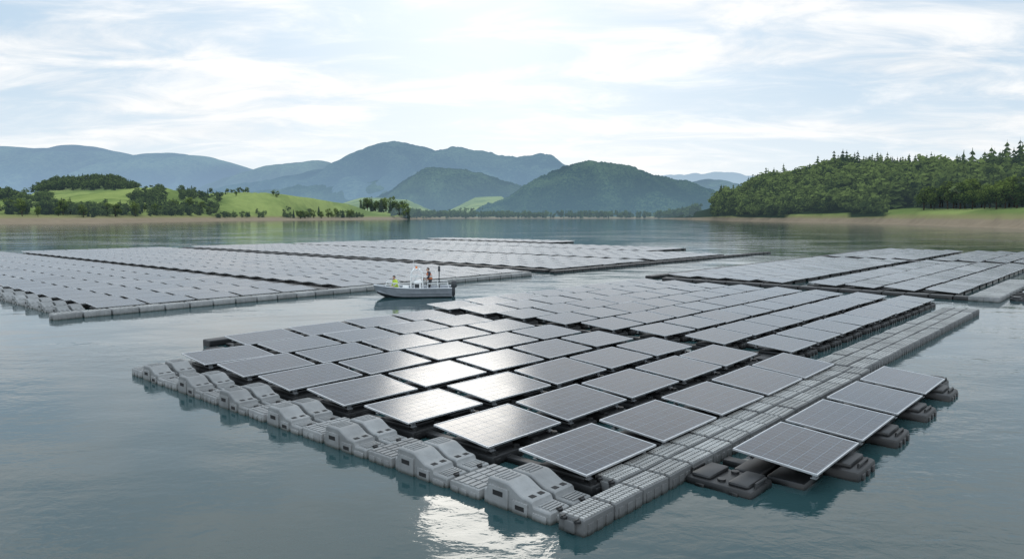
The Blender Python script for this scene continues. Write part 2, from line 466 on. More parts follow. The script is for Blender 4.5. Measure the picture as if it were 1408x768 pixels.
# wide walkway behind
for line, b0 in ((0, 6.23), (1, 6.72), (2, 7.21)):
    for k in range(22):
        add_float('walkway_float', WALK, 22.15+k*.80, b0, f'grey walkway float on the wide right walkway, {("water side", "middle", "panel side")[line]} line, {ordw(k+1)} from near end', 'float', WG)
# ramp floats on the front left edge
for k in range(7):
    b0 = 6.40+2.2*k
    for q, a in ((0, 8.28), (1, 8.84)):
        add_float('ramp_float', RAMP, a, b0, f'grey curved float on the front left edge, {ordw(k+1)} pair from near corner, {("outer", "inner")[q]} one', 'float', 'curved grey floats on raft front edges', [(0, 1.345, .20), (0, .03, .155)], 0, .5)
    add_float('flat_float', WALKB, 8.56, b0+1.79, f'flat grey float between curved floats on front left edge, {ordw(k+1)} from near corner', 'float', 'flat grey floats on raft front edges', None, R(90))
# left raft edges
n = 0
for k in range(26):
    n += 1
    add_float('edge_float', EDGE, 11.9+k*1.2, 36.1, f'grey edge float along boat side of the left raft, {ordw(n)} from left corner', 'float', WG)
for k in range(8):
    b0 = 36.7+2.2*k
    for q, a in ((0, 11.0), (1, 11.56)):
        add_float('ramp_float', RAMP, a, b0, f'grey curved float on front of the left raft, {ordw(k+1)} pair from its corner, {("outer", "inner")[q]} one', 'float', 'curved grey floats on raft front edges')
    add_float('flat_float', WALKB, 11.28, b0+1.79, f'flat grey float on front of the left raft, {ordw(k+1)} from its corner', 'float', 'flat grey floats on raft front edges', None, R(90))
add_float('edge_float', EDGE, 10.7, 36.1, 'grey float at the near corner of the left raft', 'float', WG, None, R(2))
# far middle rafts, boat side edge
for k in range(36):
    add_float('edge_float', EDGED, 46.0+k*1.2, 36.1, f'dark edge float along the right side of the far middle raft, {ordw(k+1)} from near end', 'float', WG)
# far right raft: front edge and walkway
for k in range(16):
    add_float('edge_float', EDGED, 45.7, 7.6+k*1.2, f'dark edge float on the front of the far right raft, {ordw(k+1)} from the right', 'float', WG, None, R(90))
for line, b0 in ((0, 6.4), (1, 7.1)):
    for k in range(12):
        add_float('edge_float', EDGE, 45.9+k*1.2, b0, f'grey walkway float beside the far right raft, {("water side", "panel side")[line]} line, {ordw(k+1)} from near end', 'float', WG)

def black_float():
    b = MB()
    b.box(-.42, .42, -.60, .60, -.18, .13, 0, .06)
    for s in (-1, 1):
        b.box(-.36, .36, s*.33-.18, s*.33+.18, .11, .20, 0, .05)
        b.tube([(-.20, s*.56, .12), (-.20, s*.56, .19), (.20, s*.56, .19), (.20, s*.56, .12)], .024, 8)
        b.box(-.45, .45, s*.3-.08, s*.3+.08, -.08, .06, 0, .015)
    b.tube([(-.25, 0, .12), (-.25, 0, .17)], .07, 10); b.tube([(.25, 0, .12), (.25, 0, .17)], .07, 10)
    return b.mesh('black_float', [M['black']], 35)
BF = black_float()
for (a, b, rz, lb) in ((11.35, 5.20, 0, 'black float with handles at the near end of the right panel row'),
                       (11.1, 22.6, 0, 'black float at left corner of the nearest raft'),
                       (21.75, 8.6, 0, 'black float in cross gap behind the nearest raft, beside wide walkway'),
                       (21.85, 4.6, 0, 'black float at the far end of the right panel row'),
                       (47.3, 5.2, 0, 'black float at the right picture edge beside far walkway')):
    add_float('black_float', BF, a, b, lb, 'float', 'black floats at raft ends', None, rz)
# cross lines of floats in the far raft field
b = MB()
def strip(a0, a1, b0, b1, step=1.2):
    along_a = abs(a1-a0) > abs(b1-b0)
    n = int((abs(a1-a0) if along_a else abs(b1-b0))/step)
    for i in range(n):
        if along_a: b.box(a0+i*step, a0+(i+.96)*step, b0, b1, -.15, .22, 0, .04)
        else: b.box(a0, a1, b0+i*step, b0+(i+.96)*step, -.15, .22, 0, .04)
strip(24.5, 25.3, 37, 104); strip(43.1, 43.7, 37, 104); strip(45.6, 46.2, 37, 104); strip(61.3, 61.9, 37, 104)
strip(77.5, 78.1, 37, 104); strip(89.0, 89.6, 48, 104); strip(93.6, 94.2, 76, 107); strip(78.4, 79.0, 7.6, 27.4); strip(79.6, 80.2, 7.6, 27.4); strip(46, 78, 27.3, 27.9); strip(80, 104, 27.3, 27.9)
strip(11.6, 21.3, 24.4, 24.9)
b.v = [tuple(G(*v)) for v in b.v]
tag(link('float_strips', b.mesh('float_strips', [M['black']])), 'dark lines of low floats crossing the far solar rafts', 'floats', None, 'stuff')

# ------------------------------------------------------------------ water
b = MB(); b.quad((-6000, -400, 0), (6000, -400, 0), (6000, 9500, 0), (-6000, 9500, 0))
tag(link('water', b.mesh('water', [M['water']])), 'calm rippled lake reflecting the pale sky', 'water', None, 'structure')

# ------------------------------------------------------------------ terrain
YS_X = [-900, 0, 150, 300, 400, 500, 560, 620, 760, 900, 935, 1000, 1100, 1200, 1300, 1408, 1600, 2200]
YS_D = [430, 449, 500, 748, 900, 1120, 1280, 1700, 1800, 1750, 1300, 800, 580, 460, 345, 262, 205, 170]
def shore(px):
    return float(np.interp(px, YS_X, YS_D)) * (1 + .035*noise.noise(Vector((px*.021, 3.1, 0))) + .015*noise.noise(Vector((px*.09, 7, 0))))
# ground ridges: image x, image y of the bare crest, distance, start of the slope behind the shore, depth behind the crest
RIDGES = [
    ([20, 60, 100, 150, 190, 230, 262, 310], [290, 277, 270, 263, 258, 258, 265, 285], 900, 60, 160),     # upper meadow
    ([170, 230, 280, 330, 380, 430, 480, 530], [288, 272, 266, 264, 265, 269, 276, 296], 1000, 50, 200), # lower meadow
    ([-400, -100, 0, 40, 80], [270, 270, 273, 278, 292], 760, 70, 200),
    ([10, 50, 80, 120, 160, 190, 230], [290, 264, 255, 251, 251, 260, 290], 1180, 350, 150),              # wood hill
    ([495, 515, 545, 580], [298, 290, 290, 298], 1290, 10, 80),                                            # wooded point
    ([900, 935, 975, 1020, 1060, 1100, 1150, 1190, 1250, 1300, 1340, 1420, 1700, 2100], [299, 292, 281, 271, 261, 252, 247, 245, 245, 252, 254, 252, 244, 244], 860, 8, 350),
    ([1310, 1340, 1375, 1408, 1500, 1700, 2100], [296, 272, 258, 249, 232, 222, 222], 500, 75, 260),
    ([600, 630, 655, 690, 720], [297, 283, 271, 270, 290], 2700, 300, 400),
    ([440, 470, 500, 560, 600], [296, 280, 271, 274, 292], 2500, 500, 400),
]
def smooth(t):
    t = max(0.0, min(1.0, t)); return t*t*(3-2*t)
def H(X, Y):
    px = 704+F*X/Y; ys = shore(px); d = Y-ys
    if d < 0: return max(-2.0, d*.08)
    bh = float(np.interp(px, [-900, 0, 300, 600, 950, 1100, 1230, 1408, 2000], [2.8, 2.8, 2.4, 1.5, 2.0, 2.6, 5.2, 5.6, 5]))
    s = smooth(d/34); z = bh*s + min(d, 160)*.022 + .10
    best = 0.0
    for (xs, ysx, Yr, d0, back) in RIDGES:
        if px < xs[0] or px > xs[-1]: continue
        zr = pxZ(float(np.interp(px, xs, ysx)), Yr) - bh - 3.5
        y0 = ys+d0
        if Y <= y0: continue
        t = (Y-y0)/max(60.0, Yr-y0) if Y < max(Yr, y0+60) else 1-(Y-max(Yr, y0+60))/back
        if t <= 0: continue
        t = min(1, t); w = .55*t+.45*smooth(t)
        best = max(best, zr*w)
    return z + best + .6*noise.noise(Vector((X*.03, Y*.03, 0)))*s
def woodmask(px, d):
    if px > 1215: return 1.0 if d > 58 else 0.0
    if 1082 < px < 1168: return 1.0 if d > 38 else 0.0
    return 1.0 if (px > 903 and d > 20) else 0.0
def ground_mat():
    m, nt, out = mk('shore_ground')
    geo = node(nt, 'ShaderNodeNewGeometry')
    at = node(nt, 'ShaderNodeAttribute', {'attribute_name': 'wood'})
    sep = node(nt, 'ShaderNodeSeparateXYZ', None, {0: geo.outputs['Position']})
    n1 = noi(nt, geo.outputs['Position'], .012, 5, .6); n2 = noi(nt, geo.outputs['Position'], .12, 6, .7)
    zz = mth(nt, 'MULTIPLY_ADD', n2, 3.0, mth(nt, 'SUBTRACT', sep.outputs[2], 1.5))
    green = mixc(nt, ramp(nt, n1, .40, .58), (.13, .175, .045), (.235, .28, .08))
    green = mixc(nt, mth(nt, 'MULTIPLY', ramp(nt, n2, .4, .75), .40), green, (.11, .145, .045))
    dry = mixc(nt, n2, (.17, .16, .06), (.24, .22, .10))
    sand = mixc(nt, n2, (.16, .12, .078), (.30, .235, .16))
    c = mixc(nt, ramp(nt, zz, 2.8, 4.4), sand, dry)
    c = mixc(nt, ramp(nt, zz, 4.4, 7.0), c, green)
    c = mixc(nt, at.outputs['Fac'], c, (.018, .030, .013))
    d = node(nt, 'ShaderNodeBsdfDiffuse', None, {'Color': c})
    e = node(nt, 'ShaderNodeEmission', None, {'Color': (*HAZE_GLOW, 1), 'Strength': 1})  # distance haze painted into the ground as glow, stronger farther off
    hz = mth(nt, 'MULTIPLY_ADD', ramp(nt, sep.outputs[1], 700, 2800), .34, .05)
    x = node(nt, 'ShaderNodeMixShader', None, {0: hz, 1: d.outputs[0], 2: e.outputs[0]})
    nt.links.new(x.outputs[0], out.inputs[0]); return m
b = MB(); NC, NR = 420, 84
vs = []; wd = []
for j in range(NR):
    t = j/(NR-1)
    for i in range(NC):
        px = -900+3000*i/(NC-1); ys = shore(px)
        Y = ys-6+(9000-ys)*(t**4.2)+t*160
        X = pxX(px, Y); vs.append((X, Y, H(X, Y))); wd.append(woodmask(px, Y-ys))
b.add(vs, [(j*NC+i, j*NC+i+1, (j+1)*NC+i+1, (j+1)*NC+i) for j in range(NR-1) for i in range(NC-1)])
me = b.mesh('ground', [ground_mat()]); me.polygons.foreach_set('use_smooth', [True]*len(me.polygons))
at = me.attributes.new('wood', 'FLOAT', 'POINT'); at.data.foreach_set('value', np.array(wd, dtype=np.float32))
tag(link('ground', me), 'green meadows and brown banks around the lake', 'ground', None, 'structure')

# ------------------------------------------------------------------ hills
def hill(name, label, pts, Y, depth, mat, rough=.12, tree=0.0, nu=240, nv=36, rr=.0026):
    xs = [p[0] for p in pts]; ys = [p[1] for p in pts]
    vs = []; rl = []
    for j in range(nv):
        v = 2.0*j/(nv-1)*.75
        for i in range(nu):
            px = xs[0]+(xs[-1]-xs[0])*i/(nu-1)
            py = sum(float(np.interp(px+o, xs, ys)) for o in (-8, -4, 0, 4, 8))/5
            rz = max(0.0, pxZ(py, Y)) + Y*rr*noise.fractal(Vector((px*.05, Y, 0)), .8, 2.1, 4)
            X = pxX(px, Y); yy = Y+(v-1)*depth
            p = math.sin(min(v, 2-v)*math.pi/2)**1.15
            # spurs and gullies running down the slope
            q = Vector((X/(.035*Y)+1.2*noise.noise(Vector((X/(.1*Y), yy/(.1*Y), 3))), yy/(.13*Y), Y*.01))
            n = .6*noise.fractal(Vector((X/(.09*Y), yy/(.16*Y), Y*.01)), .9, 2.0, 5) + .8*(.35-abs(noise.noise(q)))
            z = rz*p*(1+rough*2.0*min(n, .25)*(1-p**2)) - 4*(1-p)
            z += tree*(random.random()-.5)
            vs.append((X, yy, z)); rl.append(max(0, min(1, .40+1.3*n)))  # shading value stored for the slope colour
    b = MB(); b.add(vs, [(j*nu+i, j*nu+i+1, (j+1)*nu+i+1, (j+1)*nu+i) for j in range(nv-1) for i in range(nu-1)])
    me = b.mesh(name, [mat]); me.polygons.foreach_set('use_smooth', [True]*len(me.polygons))
    at = me.attributes.new('relief_shade', 'FLOAT', 'POINT'); at.data.foreach_set('value', np.array(rl, dtype=np.float32))
    tag(link(name, me), label, 'hill', None, 'structure')
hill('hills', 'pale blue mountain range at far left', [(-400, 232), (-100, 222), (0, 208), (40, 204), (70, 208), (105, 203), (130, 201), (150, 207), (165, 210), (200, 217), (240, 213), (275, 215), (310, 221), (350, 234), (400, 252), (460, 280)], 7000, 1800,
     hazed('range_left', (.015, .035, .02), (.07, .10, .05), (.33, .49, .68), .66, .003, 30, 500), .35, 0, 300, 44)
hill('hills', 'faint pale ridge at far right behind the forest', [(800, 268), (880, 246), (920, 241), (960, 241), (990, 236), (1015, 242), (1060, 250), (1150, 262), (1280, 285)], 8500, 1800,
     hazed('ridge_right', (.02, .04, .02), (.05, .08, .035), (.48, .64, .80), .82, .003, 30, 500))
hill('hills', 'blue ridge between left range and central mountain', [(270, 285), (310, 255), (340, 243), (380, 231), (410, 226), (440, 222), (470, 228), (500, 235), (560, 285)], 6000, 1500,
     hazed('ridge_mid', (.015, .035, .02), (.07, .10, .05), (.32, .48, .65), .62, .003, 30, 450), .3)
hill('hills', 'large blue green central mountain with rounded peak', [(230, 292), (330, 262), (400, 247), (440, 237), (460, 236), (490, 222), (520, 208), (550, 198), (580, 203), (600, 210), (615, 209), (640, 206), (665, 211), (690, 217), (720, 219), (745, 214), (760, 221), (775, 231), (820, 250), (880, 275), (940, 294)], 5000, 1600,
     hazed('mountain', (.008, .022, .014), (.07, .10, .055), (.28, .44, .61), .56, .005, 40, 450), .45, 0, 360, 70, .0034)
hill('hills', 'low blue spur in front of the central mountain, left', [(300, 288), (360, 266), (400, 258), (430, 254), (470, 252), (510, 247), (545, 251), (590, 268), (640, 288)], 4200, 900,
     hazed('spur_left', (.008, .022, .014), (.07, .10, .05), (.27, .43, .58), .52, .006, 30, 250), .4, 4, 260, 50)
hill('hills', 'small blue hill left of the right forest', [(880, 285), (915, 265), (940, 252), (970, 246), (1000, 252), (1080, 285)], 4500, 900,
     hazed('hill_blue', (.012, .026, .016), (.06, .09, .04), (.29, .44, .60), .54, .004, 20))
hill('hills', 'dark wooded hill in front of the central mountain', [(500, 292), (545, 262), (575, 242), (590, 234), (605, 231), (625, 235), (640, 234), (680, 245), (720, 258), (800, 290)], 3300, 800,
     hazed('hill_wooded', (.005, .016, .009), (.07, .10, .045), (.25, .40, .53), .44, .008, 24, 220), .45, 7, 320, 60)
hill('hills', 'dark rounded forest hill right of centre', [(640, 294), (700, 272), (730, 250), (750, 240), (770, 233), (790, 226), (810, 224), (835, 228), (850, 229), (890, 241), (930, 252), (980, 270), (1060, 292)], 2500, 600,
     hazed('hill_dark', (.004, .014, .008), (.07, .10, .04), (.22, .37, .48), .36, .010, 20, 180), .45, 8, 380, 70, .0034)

# ------------------------------------------------------------------ trees
def quads_mesh(name, V, T, mats, mi=None):
    n = len(V)//4
    me = bpy.data.meshes.new(name); me.from_pydata(V.tolist(), [], np.arange(n*4).reshape(n, 4).tolist())
    at = me.attributes.new('tint', 'FLOAT', 'POINT'); at.data.foreach_set('value', np.asarray(T, dtype=np.float32))
    for m in mats: me.materials.append(m)
    if mi is not None: me.polygons.foreach_set('material_index', mi)
    me.update(); return me
def rquad(c, size, nrm):
    nrm = nrm/np.linalg.norm(nrm); t = np.cross(nrm, rng.normal(size=3)); t /= np.linalg.norm(t); s = np.cross(nrm, t)
    a, bb = size*rng.uniform(.6, 1.2), size*rng.uniform(.5, 1.0)
    return [c+t*a, c+s*bb, c-t*a*rng.uniform(.6, 1), c-s*bb]
def decid(K, m, size):
    V, T = [], []
    wx, wz, top = rng.uniform(.30, .42), rng.uniform(.36, .43), rng.uniform(.50, .56)
    for k in range(K):
        d = rng.normal(size=3); d /= np.linalg.norm(d); rr = rng.uniform(.45, .98)
        c = np.array([d[0]*wx*rr, d[1]*wx*rr, top+d[2]*wz*rr]); tk = rng.uniform(.08, .72); cr = rng.uniform(.10, .17)
        for q in range(m):
            e = rng.normal(size=3); e /= np.linalg.norm(e); p = c+e*cr*rng.uniform(.5, 1.1)
            p[2] = max(p[2], .04)
            V += rquad(p, size*rng.uniform(.7, 1.3), e+rng.normal(size=3)*.5+np.array([0, 0, .3]))
            T += [np.clip(tk+e[2]*.24+rng.normal()*.08+(p[2]-.5)*.6, 0, 1)]*4  # random clump tone, plus painted top light on clumps and crown
    return np.array(V), np.array(T)
def conif(layers, k):
    V, T = [], []; w = rng.uniform(.19, .26)
    for i in range(layers):
        f = i/layers; z = .06+.90*f; rad = w*(1-f)**.8+.014
        for j in range(k):
            an = 2*math.pi*(j+rng.random())/k; r = rad*rng.uniform(.65, 1.2)
            d = np.array([math.cos(an), math.sin(an), 0]); s = np.array([-d[1], d[0], 0]); hw = r*.45
            zt = z+rng.uniform(-.01, .02)
            V += [np.array([0, 0, zt+.06]), d*r*.6+s*hw+[0, 0, zt-.005], d*r+[0, 0, zt-.05*(1-f)-.012], d*r*.6-s*hw+[0, 0, zt-.005]]
            T += [np.clip(.09+.2*rng.normal()*.6+.24*f, 0, 1)]*4  # random tone, with top light painted in towards the tip
    V += [np.array([-.012, 0, .88]), np.array([.012, 0, .88]), np.array([0.003, 0, 1.0]), np.array([-.003, 0, 1.0])]; T += [.3]*4
    return np.array(V), np.array(T)
def trunk_mesh(h0, conifer):
    b = MB()
    b.tube([(0, 0, -.03), (0, 0, .0), (.008, .005, .25), (0, 0, h0)], [.034, .028, .018, .006], 7)
    if not conifer:
        for k in range(5):
            an = k*1.3; z = .18+.06*k
            b.tube([(0, 0, z), (.10*math.cos(an), .10*math.sin(an), z+.10), (.19*math.cos(an), .19*math.sin(an), z+.24)], [.012, .009, .003], 5)
    else:
        for k in range(4):
            an = k*1.7; b.tube([(0, 0, .1+.04*k), (.08*math.cos(an), .08*math.sin(an), .09+.04*k)], [.006, .002], 5)
    return b.mesh('trunk', [M['bark']])
TRD, TRC = trunk_mesh(.72, False), trunk_mesh(.95, True)
def crown(name, VT, mat): return quads_mesh(name, VT[0], VT[1], [mat])
DEC = [decid(20, 34, .040) for _ in range(6)]; CON = [conif(18, 10) for _ in range(4)]
CRD = [crown('crown', v, M['leaf']) for v in DEC]; CRC = [crown('crown', v, M['forest']) for v in CON]
LD = [decid(13, 13, .072) for _ in range(7)]; LC = [conif(10, 7) for _ in range(6)]

def stuff_trees(name, label, mat, spots):
    Vs, Ts = [], []
    for (X, Y, z, h, con, tb) in spots:
        V, T = (LC if con else LD)[rng.integers(0, 6)]
        an = rng.uniform(0, 6.28); c, s = math.cos(an), math.sin(an); w = h*rng.uniform(.95, 1.3)
        Vs.append(np.stack([(V[:, 0]*c-V[:, 1]*s)*w+X, (V[:, 0]*s+V[:, 1]*c)*w+Y, V[:, 2]*h+z], 1))
        Ts.append(np.clip(T+rng.normal()*.22+(0 if con else .04)+tb, 0, 1))
    tag(link(name, quads_mesh(name, np.concatenate(Vs), np.concatenate(Ts), [mat])), label, 'trees', None, 'stuff')

# right forest
sp = []
while len(sp) < 2500:
    px = rng.uniform(903, 1500); ys = shore(px); Y = ys+10+rng.uniform(0, 1)*(min(960, ys+560)-ys)
    d = Y-ys
    if px > 1215 and d < 62: continue
    if 1082 < px < 1168 and d < 40: continue
    if d < 20: continue
    if px < 1000 and d > 300: continue
    if random.random() > Y/950+.05: continue
    X = pxX(px, Y); z = H(X, Y)
    g = noise.noise(Vector((X*.012, Y*.012, 4.4)))
    con = random.random() < (.12 if d < 60 else .28+.9*g)
    h = rng.uniform(10, 18) if d < 40 else (rng.uniform(17, 31) if con else rng.uniform(15, 26))
    h *= .92+.5*noise.noise(Vector((X*.02, Y*.02, 9.1)))
    if px < 935: h *= .8
    sp.append((X, Y, z-.5, h, con, .18 if d < 60 else (-.05 if con else .10)))
for k in range(16):
    px = 1190+k*4.6+rng.uniform(-2, 2); Y = rng.uniform(840, 870); X = pxX(px, Y); sp.append((X, Y, H(X, Y)-.5, rng.uniform(24, 31), True, 0))
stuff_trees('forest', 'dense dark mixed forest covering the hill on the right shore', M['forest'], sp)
# left woods and shore thickets
sp = []
while len(sp) < 420:
    px = rng.uniform(45, 200); Y = rng.uniform(1060, 1260); X = pxX(px, Y)
    e = ((px-120)/72)**2+((Y-1160)/100)**2
    if e > 1: continue
    sp.append((X, Y, H(X, Y)-.5, rng.uniform(11, 18), random.random() < .5, 0))
def thicket(p0, p1, d0, d1, n, h0, h1, pc=.2, thr=-.35):
    for k in range(n):
        u = rng.random(); px = p0+(p1-p0)*u; Y = shore(px)+rng.uniform(d0, d1); X = pxX(px, Y)
        if noise.noise(Vector((px*.06, 5.5, n))) < thr: continue
        sp.append((X, Y, H(X, Y)-.5, rng.uniform(h0, h1), random.random() < pc, .0))
thicket(-60, 100, 90, 140, 150, 8, 15)
thicket(90, 300, 70, 120, 360, 4, 12, .25, -.25)
thicket(-60, 72, 260, 380, 190, 10, 16)
thicket(185, 305, 150, 220, 150, 5, 13, .25, -.15)
thicket(176, 262, 340, 400, 80, 8, 13)
thicket(300, 490, 190, 215, 70, 4, 8, .2, -.05)
thicket(300, 500, 40, 70, 170, 4, 9, .2, -.15)
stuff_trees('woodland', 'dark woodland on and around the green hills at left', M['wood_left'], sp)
# far shore belt
sp = []
for k in range(1000):
    px = rng.uniform(540, 960); ys = shore(px); Y = ys+15+rng.uniform(0, 1)**1.6*500; X = pxX(px, Y)
    if noise.noise(Vector((px*.03, Y*.004, 1))) < -.25 and Y > ys+60: continue
    sp.append((X, Y, H(X, Y)-.5, rng.uniform(9, 20), random.random() < .35, 0))
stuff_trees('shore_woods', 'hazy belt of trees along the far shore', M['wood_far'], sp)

def tree_thing(kind, X, Y, h, label, group):
    con = kind == 'conifer'
    o = empty('conifer_tree' if con else 'leafy_tree', (X, Y, H(X, Y)-.15), random.uniform(0, 6.28))
    w = h*random.uniform(.8, 1.15); o.scale = (w, w, h)
    link('trunk', TRC if con else TRD, o); link('crown', random.choice(CRC if con else CRD), o)
    tag(o, label, 'tree', group)
def tree_row(spots, lab, group):
    spots = sorted(spots, key=lambda s: s[0])
    for i, (px, Y, h, kind) in enumerate(spots):
        tree_thing(kind, pxX(px, Y), Y, h, lab % ordw(i+1), group)
s = []
for i in range(26):
    px = 1268+i*6.4+random.uniform(-3, 3); s.append((px, shore(px)+random.uniform(46, 72), random.uniform(10, 17), 'leafy'))
for px in (1335, 1352, 1380, 1396, 1412): s.append((px, shore(px)+random.uniform(74, 92), random.uniform(18, 22), 'conifer'))
tree_row(s, 'green tree on the grassy bank at far right, %s from the left', 'trees on the right bank')
s = []
for i in range(30):
    px = -10+i*10.2+random.uniform(-5, 5); s.append((px, shore(px)+random.uniform(60, 110), random.uniform(6, 14), 'conifer' if i % 6 == 2 else 'leafy'))
tree_row(s, 'dark green tree on the left shore below the meadow, %s from the left', 'trees on the left shore')
tree_row([(315, 980, 8, 'leafy'), (327, 960, 7, 'leafy'), (342, 985, 10, 'leafy'), (383, 985, 9, 'leafy'), (378, 990, 8, 'leafy'), (292, 985, 9, 'leafy'), (262, 985, 8, 'leafy'), (425, 995, 8, 'leafy')],
         'small lone tree on the bright meadow, %s from the left', 'trees on the meadow')
s = []
for i in range(16):
    px = 498+i*4.2+random.uniform(-2, 2); s.append((px, 1270+random.uniform(0, 50), random.uniform(20, 30), 'conifer' if i % 3 == 0 else 'leafy'))
for i in range(13):
    px = 402+i*7+random.uniform(-3, 3); s.append((px, shore(px)+random.uniform(20, 60), random.uniform(10, 15), 'conifer' if i % 5 == 0 else 'leafy'))
tree_row(s, 'dark tree on the wooded point left of centre, %s from the left', 'trees on the wooded point')

# ------------------------------------------------------------------ boat
MH = plain('boat_hull_paint', (.24, .26, .285), .38, .2, .12, 3)
MHD = plain('boat_dark_trim', (.03, .035, .04), .5, 0, .2, 6)
MW = plain('boat_white', (.74, .75, .74), .35, 0, .05, 4)
MDK = plain('boat_deck', (.26, .27, .27), .6, .1, .15, 6)
MSC = plain('windscreen', (.35, .42, .45), .08, 0, .05, 4, 0, .6)
MOR = plain('beacon_orange', (.65, .18, .03), .4, 0, .1, 8)
BS = .95
boat = empty('work_boat', (-5.45, 40.9, 0), R(7)); boat.scale = (BS, 1, 1)
tag(boat, 'small grey aluminium work boat with console and outboard motor beside left raft', 'boat')
DZ = .05
def bw(t): return .84*min(1, .10+.90*math.sin(min(1, t/.42)*math.pi/2)**.85)
def bs(t): return .52+.16*max(0, 1-t/.55)**1.7
def hull():
    b = MB(); st = []
    for t in np.linspace(0, 1, 17):      # bow to stern
        x = -2.28+4.40*t
        w = bw(t); sheer = bs(t)
        keel = -.20+.44*max(0, 1-t/.30)**2; chz = .06+.28*max(0, 1-t/.36)**1.6
        rake = -.20*max(0, 1-t/.3)
        prof = [(rake, w, sheer), (rake*.6, w*.92, (sheer+chz)/2), (rake*.2, w*.84, chz), (0, w*.3, keel+.03), (0, 0, keel)]
        out = [(x+d, -y, z) for d, y, z in prof]+[(x+d, y, z) for d, y, z in prof[-2::-1]]
        fl = max(DZ-.02, chz+.03)
        wi = max(.015, w-.07)
        inn = [(x+rake*.9+(.07 if t < .05 else 0), y, z) for y, z in ((wi, sheer-.004), (min(wi, w*.80), fl), (-min(wi, w*.80), fl), (-wi, sheer-.004))]
        st.append(out+inn)
    b.loft(st, 0, True)
    n = 13
    nf = 16*n
    for fi in range(nf):
        if (fi % n) in (2, 3, 4, 5): b.m[fi] = 1        # dark bottom paint below the chine
    for s in (-1, 1):
        b.tube([(-.9, s*.80, .28), (0, s*.81, .27), (2.05, s*.81, .27)], .018, 6)
    return b.mesh('hull', [MH, MHD], 30)
link('hull', hull(), boat)
b = MB()
for s in (-1, 1):
    b.tube([(-2.28+4.40*t-.20*max(0, 1-t/.3), s*bw(t), bs(t)+.01) for t in np.linspace(0.0, 1, 18)], .028, 8)
link('rub_rail', b.mesh('rub_rail', [M['alu']], 40), boat)
b = MB(); b.box(-.9, 2.0, -.62, .62, DZ+.045, DZ+.065, 0, .004); link('deck', b.mesh('deck', [MDK]), boat)
DZ = .115
b = MB(); b.box(-1.30, -.98, -.50, .50, DZ, DZ+.32, 0, .03); link('bench', b.mesh('bench', [MDK], 35), boat)
b = MB(); b.box(1.15, 1.50, -.60, .60, DZ, DZ+.32, 0, .03); link('bench', b.mesh('bench', [MDK], 35), boat)
b = MB(); b.box(-.12, .34, -.36, .36, DZ, .94, 0, .05, .15); b.box(.28, .42, -.26, .26, .78, .90, 0, .02); con = link('console', b.mesh('console', [MW], 35), boat)
b = MB(); b.loft([[(-.07, -.30, .93), (-.05, -.30, .93), (-.05, .30, .93), (-.07, .30, .93)], [(.09, -.26, 1.28), (.11, -.26, 1.28), (.11, .26, 1.28), (.09, .26, 1.28)]]); link('windscreen', b.mesh('windscreen', [MSC]), con)
b = MB(); b.box(.345, .352, -.20, .20, .62, .72, 0); b.box(.345, .352, -.12, .12, .35, .55, 0); link('instrument_panel', b.mesh('instrument_panel', [MHD]), con)
b = MB(); b.box(-.06, .20, -.372, -.366, .35, .75, 0); link('console_hatch', b.mesh('console_hatch', [MHD]), con)
b = MB()
pts = [Vector((.45+.02*math.sin(q), .15*math.cos(q), .93+.13*math.sin(q))) for q in np.linspace(0, 2*math.pi, 17)]
b.tube(pts, .014, 6); b.tube([(.35, 0, .88), (.45, 0, .93)], .02, 6); b.tube([(.45, -.14, .93), (.45, .14, .93)], .01, 6)
link('steering_wheel', b.mesh('steering_wheel', [MHD], 40), con)
b = MB()
for s in (-1, 1):
    b.tube([(-.30, s*.48, DZ), (-.26, s*.48, 1.38), (-.14, s*.45, 1.54), (.05, s*.44, 1.58)], .030, 8)
    b.tube([(.44, s*.48, DZ), (.38, s*.46, 1.38), (.24, s*.45, 1.54), (.05, s*.44, 1.58)], .030, 8)
    b.tube([(-.28, s*.48, .84), (.41, s*.47, .84)], .024, 8); b.tube([(-.27, s*.48, 1.16), (.40, s*.47, 1.16)], .024, 8)
for x, z in ((.05, 1.58), (-.14, 1.54), (.24, 1.54)): b.tube([(x, -.45, z), (x, .45, z)], .028, 8)
arch = link('frame_arch', b.mesh('frame_arch', [MW], 40), boat)
b = MB(); b.tube([(-.14, .28, 1.54), (-.13, .28, 1.85), (-.12, .28, 2.05)], [.014, .010, .005], 6); link('antenna', b.mesh('antenna', [MW]), arch)
b = MB(); b.tube([(.05, 0, 1.60), (.05, 0, 1.69), (.05, 0, 1.72)], [.06, .06, .035], 10); b.tube([(.05, 0, 1.58), (.05, 0, 1.61)], .07, 10); link('beacon_light', b.mesh('beacon_light', [MOR], 40), arch)
for s in (-1, 1):
    b = MB(); b.tube([(-1.75, s*.50, .60), (-1.72, s*.50, .86), (-1.0, s*.74, .82), (-.95, s*.76, .55)], .022, 7)
    link('bow_rail', b.mesh('bow_rail', [MW], 40), boat)
    b = MB(); b.tube([(.7, s*.82, .52), (.7, s*.82, .80), (1.9, s*.82, .80), (1.9, s*.82, .52)], .022, 7); b.tube([(1.3, s*.82, .52), (1.3, s*.82, .80)], .020, 7)
    link('side_rail', b.mesh('side_rail', [MW], 40), boat)
b = MB(); b.box(-.78, -.42, -.28, .12, DZ, .60, 0, .03); b.box(-.76, -.44, -.26, .10, .60, .64, 0, .015)
link('storage_box', b.mesh('storage_box', [MW], 35), boat)
b = MB(); b.box(2.10, 2.46, -.15, .15, .50, .90, 0, .09, .15); b.box(2.13, 2.34, -.08, .08, .05, .52, 0, .03); b.box(2.16, 2.30, -.04, .04, -.50, .10, 0, .02); b.box(2.05, 2.15, -.12, .12, .34, .56, 0, .02)
mot = link('outboard_motor', b.mesh('outboard_motor', [MHD], 35), boat)
b = MB()
